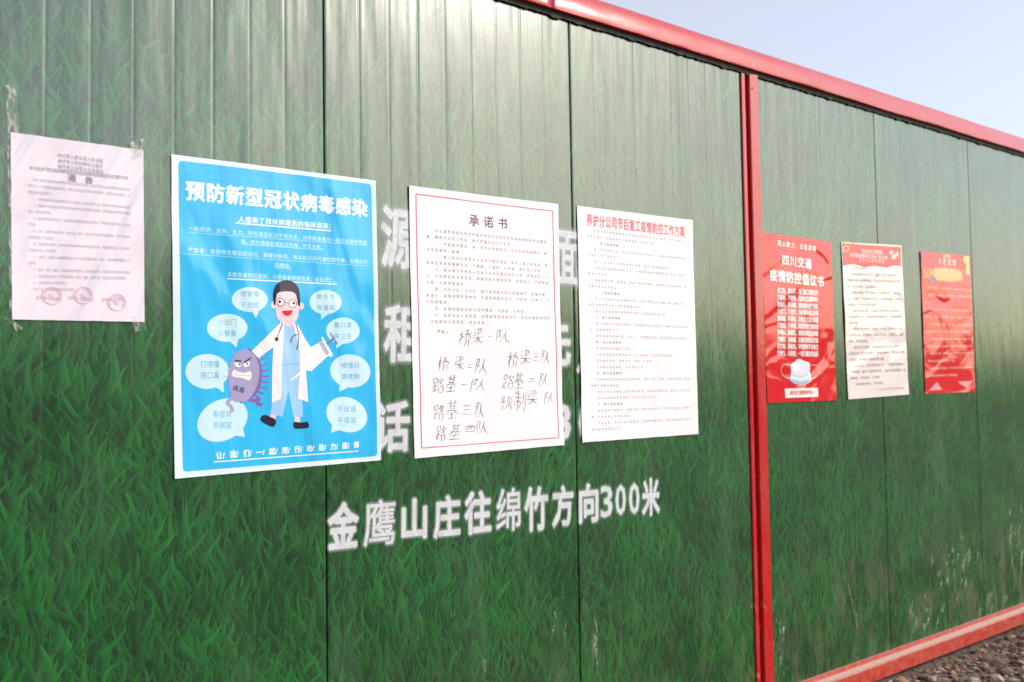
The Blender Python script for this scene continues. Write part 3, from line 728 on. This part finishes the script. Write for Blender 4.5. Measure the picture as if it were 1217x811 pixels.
HW = {'桥': [[(.3, 3.2), (3.6, 2.6)], [(2, .5), (2.1, 9.8)], [(2, 3.2), (1.3, 5.5), (.1, 7.5)], [(2.2, 4), (3.3, 5.2)], [(7.5, .8), (5.2, 1.8)], [(4.2, 3.2), (9.3, 2.8)], [(6.6, 1.5), (5.8, 4), (4, 5.8)], [(7, 3), (8.3, 4.6), (9.6, 5.2)], [(5.5, 5.5), (5.4, 8), (4.6, 9.6)], [(7.9, 5.4), (7.9, 9.6)]],
 '梁': [[(1.2, .8), (2, 1.5)], [(.6, 2.6), (1.5, 3.2)], [(.8, 5), (2.2, 3.4)], [(3.4, 1.2), (6.5, 1), (5.8, 3.5), (5.2, 4.6)], [(4.8, 1.2), (4.2, 3.2), (3, 4.4)], [(7.6, 1.6), (8.6, 3)], [(.6, 6.2), (9.4, 5.8)], [(5, 4.8), (5, 9.8)], [(4.8, 6.3), (3, 8.2), (1, 9.2)], [(5.2, 6.3), (7, 8), (9.4, 9)]],
 '一': [[(.5, 5.2), (9.5, 4.8)]], '二': [[(2, 3.5), (8, 3.2)], [(.5, 7.5), (9.5, 7.2)]], '三': [[(1.5, 2), (8, 1.8)], [(2, 5), (7.5, 4.8)], [(.3, 8.5), (9.7, 8.2)]],
 '四': [[(1, 2), (1.5, 8)], [(1, 2), (9, 1.6), (8.4, 8)], [(4, 2), (3.8, 4.5), (2.6, 5.8)], [(6, 2), (6, 4.8), (7.8, 5)], [(1.5, 7.9), (8.3, 7.6)]],
 '队': [[(1, 1), (1.1, 9.6)], [(1, 1.2), (3.4, 1), (2.2, 3.2), (3.4, 4.8), (1.6, 5.4)], [(6.4, 1), (6, 4.5), (3.6, 8.8)], [(6.2, 4), (7.6, 7), (10.4, 9.2)]],
 '路': [[(.8, 1.2), (1, 4)], [(.8, 1.2), (3.6, 1), (3.3, 3.8), (1, 3.9)], [(2.2, 4), (2.3, 8)], [(2.3, 5.8), (3.8, 5.6)], [(.8, 5.5), (.9, 8.6)], [(.4, 8.9), (4.2, 8)], [(6.4, .6), (5.8, 2.2), (4.6, 3.6)], [(6, 2), (8.8, 1.6), (7, 4), (4.4, 6)], [(5.8, 2.6), (7.4, 4.4), (9.8, 5.6)], [(5.6, 6.4), (5.8, 9.4)], [(5.6, 6.4), (8.8, 6.2), (8.4, 9.2), (5.8, 9.3)]],
 '基': [[(1.5, 1.8), (8.6, 1.4)], [(3.4, .4), (3.4, 5.4)], [(6.6, .3), (6.5, 5.3)], [(3.4, 3), (6.5, 2.9)], [(3.4, 4.2), (6.5, 4.1)], [(.6, 5.7), (9.4, 5.3)], [(3, 5.8), (.8, 7.8)], [(6.8, 5.6), (9.2, 7.4)], [(3.2, 7.6), (7, 7.4)], [(5, 6), (5, 9.6)], [(1.4, 9.8), (8.8, 9.5)]],
 '预': [[(1, 1), (3.8, 1), (2.4, 3)], [(1.4, 2.4), (2.8, 3.6)], [(.4, 4.4), (4.2, 4), (3.2, 5.4)], [(2.4, 4.4), (2.5, 9.4), (1.6, 8.6)], [(5, 1.2), (9.4, .9)], [(7, 1.1), (6.6, 2.6)], [(5.6, 2.8), (5.7, 7)], [(5.6, 2.8), (8.8, 2.6), (8.8, 7)], [(7.2, 3.6), (7, 6.5), (4.8, 9.4)], [(7.6, 7.2), (9.6, 9.4)]],
 '制': [[(1.8, .8), (.8, 2.4)], [(1.4, 2), (5, 1.8)], [(.4, 3.8), (5.6, 3.5)], [(3.1, .4), (3.1, 9.8)], [(1, 5.4), (1, 8)], [(1, 5.4), (5, 5.2), (4.9, 8), (4.2, 7.6)], [(7.2, 1.8), (7.2, 6.8)], [(9.2, .2), (9.2, 9.6), (7.8, 8.6)]]}
HR = [('桥', 320, 88, 386, 182), ('梁', 390, 84, 448, 166), ('一', 464, 122, 486, 136), ('队', 505, 90, 580, 166),
      ('桥', 210, 228, 272, 304), ('梁', 298, 224, 352, 302), ('二', 358, 262, 388, 292), ('队', 400, 235, 465, 325),
      ('路', 184, 334, 246, 416), ('基', 252, 322, 312, 412), ('一', 328, 366, 358, 380), ('队', 376, 338, 462, 410),
      ('路', 192, 468, 246, 556), ('基', 254, 448, 318, 548), ('三', 335, 468, 388, 532), ('队', 402, 454, 446, 545),
      ('路', 204, 574, 256, 662), ('基', 268, 566, 334, 650), ('四', 348, 576, 402, 618), ('队', 404, 552, 466, 628),
      ('桥', 568, 204, 622, 288), ('梁', 628, 192, 692, 272), ('三', 692, 208, 732, 258), ('队', 734, 194, 780, 272),
      ('路', 540, 318, 600, 396), ('基', 598, 308, 650, 392), ('二', 668, 332, 708, 366), ('队', 724, 308, 776, 386),
      ('预', 524, 428, 592, 502), ('制', 598, 398, 662, 508), ('梁', 664, 398, 722, 478), ('队', 750, 404, 802, 476)]
rows = {}
for k, (ch, x0, y0, x1, y1) in enumerate(HR):
    vs, fs = [], []; jx = random.uniform(-.12, .12)
    for st in HW[ch]:
        pts = []
        for (x, y) in st:
            x += random.uniform(-.42, .42); y += random.uniform(-.42, .42); x += (5-y)*(.17+jx*.6)
            pts.append(w(*Z5((x0+(x1-x0)*x/10, y0+(y1-y0)*y/10))))
        v, f = ribbon(pts, .0017*random.uniform(.6, 1.4)); q = len(vs); vs += v; fs += [tuple(j+q for j in g_) for g_ in f]
    rows.setdefault(k//4, ([], []))
    V, F_ = rows[k//4]; q = len(V); V += vs; F_ += [tuple(j+q for j in g_) for g_ in fs]
for k in rows: s.add('handwriting', rows[k][0], rows[k][1], '665C63', None, 3)

# ---------------------------------------------------------------- work plan
ik = inks(dict(name='plan', coat=.35, cr=.3, ior=1.5, loc=(4, 0, 2), layers=[((1.5, 1, .6), -.1, 2.2, 2., 'FBM', .022, .6)]))
s = Sheet('plan_poster', 'plain white poster of dense small print under a single red headline', 'poster', [(685, 245), (822, 262), (829, 516), (691, 526)], ik, 'E9E5E6', G, .0018, 4, .007)
Z6 = lambda q: (q[0]/5.406+670, q[1]/5.406+235)
Z7 = lambda q: (q[0]/5.406+670, q[1]/5.406+380)
s.text('heading', '养护分公司节后复工疫情防控工作方案', (140, 142), (774, 222), .046, 'DE6470', 2, .012, conv=Z6, wide=.92)
T4 = ['为切实做好新型冠状病毒感染肺炎疫情防控工作，确保公司节后安全有序复工复产，保障全体员工身体健康，制定本方案。']
H4 = [('一、复工准备管理', ['成立防控领导小组，由公司主要负责人任组长，全面负责疫情防控和复工各项工作，落实到人。', '建立人员台账，对所有返岗人员逐一登记行程和健康状况。', '对来自或途经重点地区人员，一律居家或集中隔离观察十四天，期满无异常方可返岗。', '储备足量口罩、消毒液、体温计等防疫物资，保证复工后正常使用，不足部分及时补充到位。']),
      ('二、上班出行管理', ['员工上下班途中全程佩戴口罩，尽量不乘坐公共交通工具，建议步行、骑行或自驾车上班，途中避免接触他人。', '进入办公楼前自觉接受体温检测，体温正常方可入楼。']),
      ('三、施工现场管理', ['施工现场实行封闭式管理，严格控制外来人员进入，确需进入的做好登记、测温和消毒工作。', '每日班前会保持间距一米以上，不得聚集交谈，作业过程中全员佩戴口罩。']),
      ('四、办公区域管理', ['办公场所每日通风三次以上。', '公共区域每日早晚各消毒一次，电梯间、卫生间重点消毒。', '减少集中开会，提倡电话、视频方式沟通。', '严格执行值班制度，及时报送信息。']),
      ('五、职工食堂管理', ['严格落实食品采购索证索票制度，餐具一餐一消毒，实行分餐制，错峰就餐不得面对面就餐。', '厨房工作人员每日上岗前检测体温，并佩戴口罩手套，做好个人卫生防护。', '禁止采购食用野生动物，生熟食品分开存放。']),
      ('六、职工宿舍管理', ['宿舍每日开窗通风，定期消毒，保持室内清洁，严禁串门聚会、聚餐打牌，非本宿舍人员不得留宿。', '发现发热、咳嗽人员立即报告，按程序隔离送诊，并配合疾控部门做好密切接触者排查工作。'])]
lines, bold = wrap(T4, 33), []
for h_, ps in H4:
    bold.append(len(lines)); lines.append('\u3000\u3000'+h_); lines += wrap(ps, 33)
lines = lines[:46]
s.block(lines, Z6((142, 208)), Z6((778, 284)), Z7((172, 708)), Z7((812, 676)), 33, .0098, '9E9899', off=-.002, bold=bold)

# ---------------------------------------------------------------- three glossy 50x70 posters right of the post
def crinkle(nm, loc):
    return inks(dict(name=nm, coat=1., cr=.10, ior=1.65, warp=.7, loc=loc, layers=[((1.0, 1, 1.7), .35, 3.6, 2., 'FBM', .019, .65), ((1.0, 1, 2.2), -.5, 5., 3., 'RIDGED_MULTIFRACTAL', .0050, .9)]))
ik = crinkle('redfilm', (0, 0, 0))
s = Sheet('red_poster', 'crinkled red poster beside the red post, with white slogans above a face mask', 'poster', [(904, 276), (987, 288), (992.5, 476), (911, 479)], ik, 'D00F1A', G, .0028, 5, .005)
W2 = 'F3E4E2'
s.text('heading', '凝心聚力 众志成城', (148, 102), (312, 127), .026, W2, 2, .03, conv=Z8)
s.text('heading', '四川交通', (168, 172), (294, 192), .048, W2, 2, .036, conv=Z8)
s.text('heading', '疫情防控倡议书', (118, 235), (346, 266), .052, W2, 2, .036, conv=Z8)
SL = ['讲卫生、勤洗手、出门戴口罩要记牢', '不聚会、不聚餐、走亲访友都要停办', '常通风、多消毒、保持室内空气清新', '少出门、不远行、非必要不去公共场', '测体温、早报告、发热乏力及时就医', '不信谣、不传谣、权威发布才能相信', '多喝水、勤锻炼、增强体质抵抗病毒', '守岗位、保畅通、交通抗疫勇当先锋', '讲文明、树新风、不吃野味不买卖它', '齐努力、共防控、一定打赢这场战役']
for i, t in enumerate(SL): s.text('slogan', t, (150, 301+i*29.2), (322, 312+i*28.4), .025, W2, 2, .04, conv=Z8)
fig('mask_picture', [('mask', 'p', [(240, 587), (264, 598), (286, 606), (286, 640), (292, 676), (270, 694), (246, 698), (222, 692), (203, 676), (208, 645), (208, 612), (224, 600)], 'DDE0E8', 3, 2),
    ('mask_shade', 'p', [(204, 672), (246, 684), (291, 672), (292, 680), (268, 695), (246, 699), (222, 693), (203, 680)], 'A9B4CC', 4),
    ('mask_seam', 's', [(209, 654), (246, 662), (286, 652)], 'BCC4D4', 4, .004),
    ('ear_loop', 's', [(208, 616), (178, 612), (166, 636), (178, 662), (204, 672)], 'EBB8BC', 4, .003), ('ear_loop', 's', [(288, 616), (318, 616), (326, 640), (314, 662), (292, 672)], 'EBB8BC', 4, .003)], Z8)
s.poly('white_box', [(182, 713), (320, 709), (322, 747), (184, 752)], W2, 2, conv=Z8)
s.text('caption', '保护自己就是保护他人', (202, 731), (302, 727), .020, 'D0303A', 3, .03, conv=Z8)

ik = crinkle('letterfilm', (3, 0, 5))
s = Sheet('letter_poster', 'creased cream letter poster with a pinkish red banner across its top', 'poster', [(999, 288), (1070, 292), (1079, 469), (1007, 475)], ik, 'E8DDD8', G, .0028, 6, .005)
s.poly('banner', [(424, 101), (667, 118), (669, 200), (640, 196), (610, 206), (560, 198), (520, 204), (470, 190), (427, 197)], 'C81C26', 2, conv=Z8)
s.poly('banner_edge', [(422, 99), (667, 114), (667, 120), (540, 113), (424, 103)], 'EBDCA0', 3, conv=Z8)
s.text('heading', '致全体职工和家属', (505, 136), (590, 143), .022, 'F0C8C8', 3, .02, conv=Z8)
s.text('heading', '关于做好疫情防控工作的一封公开信', (455, 152), (612, 165), .022, 'F0C8C8', 3, .02, conv=Z8)
s.text('heading', '万众一心科学防治', (490, 172), (600, 181), .018, 'F0C8C8', 3, .02, conv=Z8)
s.poly('yellow_emblem', ell((438, 126), 14, 14), 'D8B040', 3, conv=Z8); s.poly('yellow_emblem', ell((438, 126), 9, 9), 'C81C26', 4, conv=Z8)
for c_, r_ in (((627, 143), 9), ((650, 150), 9), ((638, 162), 10), ((640, 148), 4)): s.poly('flower_petal', ell(c_, r_, r_), 'EBC3C0' if r_ > 5 else 'C81C26', 3 if r_ > 5 else 4, conv=Z8)
T6 = ['广大职工朋友们：', '当前疫情形势依然严峻，防控工作处于关键时期，为保障您和家人的身体健康，请您自觉遵守疫情防控各项规定，从自身做起，从点滴做起。', '请减少外出，不参加聚会，外出佩戴口罩，做到勤洗手、常通风，保持健康生活方式，加强体育锻炼，增强自身免疫力，发现不适及时就医。',
      '请如实报告行程，主动配合社区和单位的排查登记、体温检测等工作，自觉落实隔离观察要求，共同筑牢群防群控防线。', '请理性看待疫情，不信谣、不传谣，以权威部门发布的信息为准，科学防护，消除恐慌情绪，互相关心，互相帮助，传递正能量。',
      '请坚守工作岗位，统筹做好疫情防控与安全生产，严格执行复工复产各项要求，发扬不怕困难、连续作战的优良作风，为保障道路畅通贡献力量。', '我们坚信，在大家共同努力下，一定能够打赢疫情防控阻击战，春天一定会如约而至，祝愿大家身体健康，阖家幸福，平安顺遂，工作顺利。', '让我们携手同心，共克时艰！']
L6 = wrap(T6, 25)[:29]
s.block(L6, Z8((440, 207)), Z8((664, 215)), Z8((458, 695)), Z8((690, 683)), 25, .0135, '7A6D76', off=.006)
s.text('text_line', '二〇二〇年二月公司工会委员会', (560, 716), (684, 709), .013, '8C7F86', conv=Z8)

ik = crinkle('goldfilm', (7, 0, 1))
s = Sheet('gold_poster', 'crinkled red poster with a golden burst at the top, rightmost on the wall', 'poster', [(1093, 299), (1152, 304), (1158, 466), (1099, 468)], ik, 'D21620', G, .0028, 7, .005)
s.poly('gold_burst', [(757, 207), (800, 210), (850, 200), (905, 212), (932, 222), (928, 262), (880, 270), (840, 262), (800, 268), (772, 248), (760, 258)], 'DE6A34', 2, conv=Z8)
s.poly('gold_burst', [(790, 222), (850, 212), (922, 226), (922, 258), (868, 264), (812, 254)], 'E8A858', 3, conv=Z8)
s.poly('gold_ribbon', [(930, 158), (956, 160), (954, 186), (958, 234), (938, 236), (940, 190), (926, 180)], 'E8C468', 3, conv=Z8)
s.poly('gold_crest', [(842, 152), (874, 150), (876, 164), (844, 166)], 'E0A048', 3, conv=Z8)
s.text('heading', '众志成城', (820, 176), (900, 186), .038, 'F2CFC8', 3, .02, conv=Z8)
s.text('heading', '抗击疫情共渡难关', (806, 212), (916, 222), .020, 'F4E0C8', 4, .02, conv=Z8)
s.poly('blue_hill', [(784, 262), (800, 236), (812, 248), (824, 268), (806, 262)], '6A6A92', 4, conv=Z8)
L7 = wrap(['疫情就是命令，防控就是责任，全体干部职工要坚定信心、同舟共济、科学防治、精准施策，坚决打赢疫情防控阻击战。', '严格落实联防联控措施，构筑群防群治的严密防线，做到早发现、早报告、早隔离、早治疗，确保各项工作落到实处。', '党员干部要冲锋在前、勇于担当，充分发挥战斗堡垒作用和先锋模范作用，让党旗在疫情防控第一线高高飘扬。', '全力保障交通运输通道畅通，保障应急物资和生活必需品运输安全高效，为打赢阻击战提供坚强保障和有力支撑。', '加强宣传引导，普及科学防护知识，及时回应社会关切，凝聚众志成城抗疫情的强大力量。', '让我们共同行动起来，为早日战胜疫情作出应有贡献，坚决夺取疫情防控和生产经营双胜利。'], 26)[:26]
s.block(L7, Z8((764, 288)), Z8((962, 300)), Z8((776, 660)), Z8((978, 652)), 26, .0125, 'F6DCC0', off=.012)
s.poly('white_hill', [(786, 722), (820, 684), (842, 718)], 'E6A0A0', 2, conv=Z8); s.poly('white_hill', [(905, 684), (968, 680), (944, 712)], 'E6A0A0', 2, conv=Z8)

# ================================================================== sprayed stencil lettering on the panels
def spray(alpha, nm):
    m, n, b = newmat(nm); pos = n.pos()
    b.inputs['Base Color'].default_value = lin('D8DADD'); b.inputs['Roughness'].default_value = .55
    b.inputs['Coat Weight'].default_value = .5; b.inputs['Coat Roughness'].default_value = .3
    f = n.noise(n.mapping(pos, sc=(1, 1, 1)), 30., 4., .7).outputs[0]; g = n.noise(pos, 900., 2., .7).outputs[0]
    a = n.m('MULTIPLY', n.m('MULTIPLY_ADD', n.ss(f, .3, .6), .22, .78), n.m('MULTIPLY_ADD', g, .5, .75))
    n.put(b.inputs['Alpha'], n.m('MULTIPLY', a, alpha, clamp=True)); return m
SPR = [spray(.86, 'stencil_paint_core'), spray(.34, 'stencil_overspray_a'), spray(.17, 'stencil_overspray_b'), spray(.09, 'stencil_overspray_c')]
def stencil(ch, cpx, wpx, hpx, name='stencil_character', rot=math.radians(-1.2), fat=.036, soft=1.):
    """one sprayed character: centre, width and height measured on the photo"""
    c = Vector(w(*cpx)); L_, R_ = Vector(w(cpx[0]-wpx/2, cpx[1])), Vector(w(cpx[0]+wpx/2, cpx[1])); T_, B_ = Vector(w(cpx[0], cpx[1]-hpx/2)), Vector(w(cpx[0], cpx[1]+hpx/2))
    Wd, Hh = (R_-L_).length, (T_-B_).length
    gv, _ = glyph(ch, fat); x0, x1 = min(p[0] for p in gv), max(p[0] for p in gv); y0, y1 = min(p[1] for p in gv), max(p[1] for p in gv)
    vs, fs, mi = [], [], []
    for k, (o_, mt) in enumerate(((-.004, 0), (.012*soft, 1), (.032*soft, 2), (.058*soft, 3))):
        gv, gf = glyph(ch, round(max(0, fat+o_-.008), 4)); q = len(vs)
        for (x, y) in gv:
            a, b = ((x-x0)/(x1-x0)-.5)*Wd, ((y-y0)/(y1-y0)-.5)*Hh
            vs.append((c.x+a*math.cos(rot)-b*math.sin(rot), -.0002-.0001*(4-k), c.y+a*math.sin(rot)+b*math.cos(rot)))
        fs += [tuple(j+q for j in f) for f in gf]; mi += [mt]*len(gf)
    obj(name, vs, fs, SPR, HUT, midx=mi)
ZA = lambda x0, y0, x1, y1: (((x0+x1)/2/2.83+370, (y0+y1)/2/2.83+540), (x1-x0)/2.83, (y1-y0)/2.83)
for ch, q in zip('金鹰山庄往绵竹方向300米', [(55, 158, 160, 322), (176, 150, 283, 310), (303, 145, 390, 290), (411, 135, 502, 283), (515, 120, 606, 272), (622, 112, 704, 262), (716, 106, 796, 262), (810, 102, 882, 246), (900, 96, 966, 234), (972, 104, 1013, 214), (1022, 101, 1058, 206), (1068, 96, 1104, 203), (1112, 78, 1172, 210)]):
    c_, a_, b_ = ZA(*q); stencil(ch, c_, a_, b_-a_*.05, fat=.020 if ch in '鹰绵' else .040 if ch not in '300' else .022)
stencil('源', (476, 283), 47, 74, fat=.036, soft=1.3); stencil('面', (675, 308), 33, 68, fat=.028, soft=1.3)
stencil('租', (479, 397), 46, 70, fat=.036, soft=1.2); stencil('先', (658, 406), 42, 60, fat=.036, soft=1.2)
stencil('人', (698, 424), 26, 40, fat=.034); stencil('话', (466, 507), 43, 62, fat=.036); stencil('3', (669, 502), 19, 44, fat=.034); stencil('0', (697, 501), 19, 46, fat=.034)

# ================================================================== splashes on the lower wall
def splash_mat(alpha, nm):
    m, n, b = newmat(nm); pos = n.pos(); b.inputs['Base Color'].default_value = lin('B4B8A4'); b.inputs['Roughness'].default_value = .9
    f = n.noise(pos, 70., 4., .7).outputs[0]; n.put(b.inputs['Alpha'], n.m('MULTIPLY', n.ss(f, .36, .62), alpha)); return m
SPL = [splash_mat(.8, 'cement_splash'), splash_mat(.3, 'cement_film')]
vs, fs, mi = [], [], []
def dab(px, ln, wd, ang, mt=0):
    c = Vector(w(*px)); q = len(vs); d = Vector((math.cos(ang), math.sin(ang))); n_ = Vector((-d.y, d.x)); k = 9
    for i in range(k):
        a = 2*math.pi*i/k; r = random.uniform(.7, 1.15); t = math.cos(a)
        p = c+d*(t*ln*r)+n_*(math.sin(a)*wd*r*(1 if t > 0 else .45)); vs.append((p.x, -.0006-.00005*(q % 7), p.y))
    fs.append(tuple(range(q, q+k))); mi.append(mt)
rs = random.Random(3)
for i in range(30):
    t = rs.random(); dab((1096+t*58+rs.gauss(0, 12), 735-t*92+rs.gauss(0, 12)), rs.uniform(.010, .034), rs.uniform(.003, .008), math.radians(rs.uniform(55, 80)))
for i in range(10): dab((1108+rs.random()*60, 640+rs.random()*30), rs.uniform(.008, .02), rs.uniform(.002, .005), math.radians(75))
for i in range(16): dab((1198+rs.random()*18, 600+rs.random()*80), rs.uniform(.02, .07), rs.uniform(.003, .007), math.radians(rs.uniform(62, 80)))
for i in range(14): dab((1070+rs.random()*140, 705+rs.random()*45), rs.uniform(.02, .06), rs.uniform(.01, .02), math.radians(60), 1)
for i in range(9): dab((1002+i*2.1+rs.gauss(0, 1), 672+i*9.), .030, .004+.0008*i, math.radians(101), 1)
for i in range(16): dab((920+rs.random()*16, 735+rs.random()*70), rs.uniform(.008, .03), rs.uniform(.003, .008), math.radians(90), rs.choice((0, 1)))
for x, y in ((893, 720), (1143, 640), (1132, 655), (1118, 680)): dab((x, y), .012, .007, 1.4)
for i in range(5): dab((560+rs.random()*150, 660+rs.random()*140), rs.uniform(.02, .05), rs.uniform(.004, .012), math.radians(rs.uniform(60, 120)), 1)
for i in range(8): dab((706+rs.gauss(0, 4), 735+rs.random()*60), rs.uniform(.02, .05), rs.uniform(.004, .009), math.radians(95), 1)
obj('cement_splash', vs, fs, SPL, HUT, midx=mi, kind='stuff')

# ================================================================== gravel along the foot of the wall
def gravel():
    ms = []
    for c in ('8E7565', '6F5848', 'A89488', '4E3D34', '96705A'):
        ms.append(plain('stone_'+c, c, .9, .35, 45.))
    bm = bmesh.new(); bmesh.ops.create_icosphere(bm, subdivisions=1, radius=1); V0 = [v.co.copy() for v in bm.verts]; F0 = [tuple(v.index for v in f.verts) for f in bm.faces]; bm.free()
    shapes = []
    for k in range(14):
        shapes.append([v*(1+.55*noise.noise(v*1.3+Vector((k*5, 0, 0)))) for v in V0])
    vs, fs, mi = [], [], []
    r = random.Random(5)
    for i in range(15000):
        x = 3.2+r.random()**.9*4.6; y = -.035-r.random()*1.25
        sz = .004+.014*r.random()**2.6
        if r.random() < .03: sz = r.uniform(.018, .038)
        if y > -.05-sz: y = -.05-sz
        z = .055+.030*noise.noise(Vector((x*3, y*3, 0)))+.016*noise.noise(Vector((x*11, y*11, 5)))+sz*.25
        a = r.random()*6.28; ca, sa = math.cos(a), math.sin(a); sx_, sy_, sz_ = sz*r.uniform(.8, 1.5), sz*r.uniform(.6, 1.1), sz*r.uniform(.45, .8)
        q = len(vs)
        for v in shapes[r.randrange(14)]:
            X, Y = v.x*sx_, v.y*sy_; vs.append((x+X*ca-Y*sa, y+X*sa+Y*ca, z+v.z*sz_))
        fs += [tuple(j+q for j in f) for f in F0]; mi += [r.choices(range(5), (5, 5, 3, 4, 2))[0]]*len(F0)
    obj('gravel', vs, fs, ms, midx=mi, kind='stuff', label='brown grey gravel lying along the foot of the hut', category='gravel')
gravel()
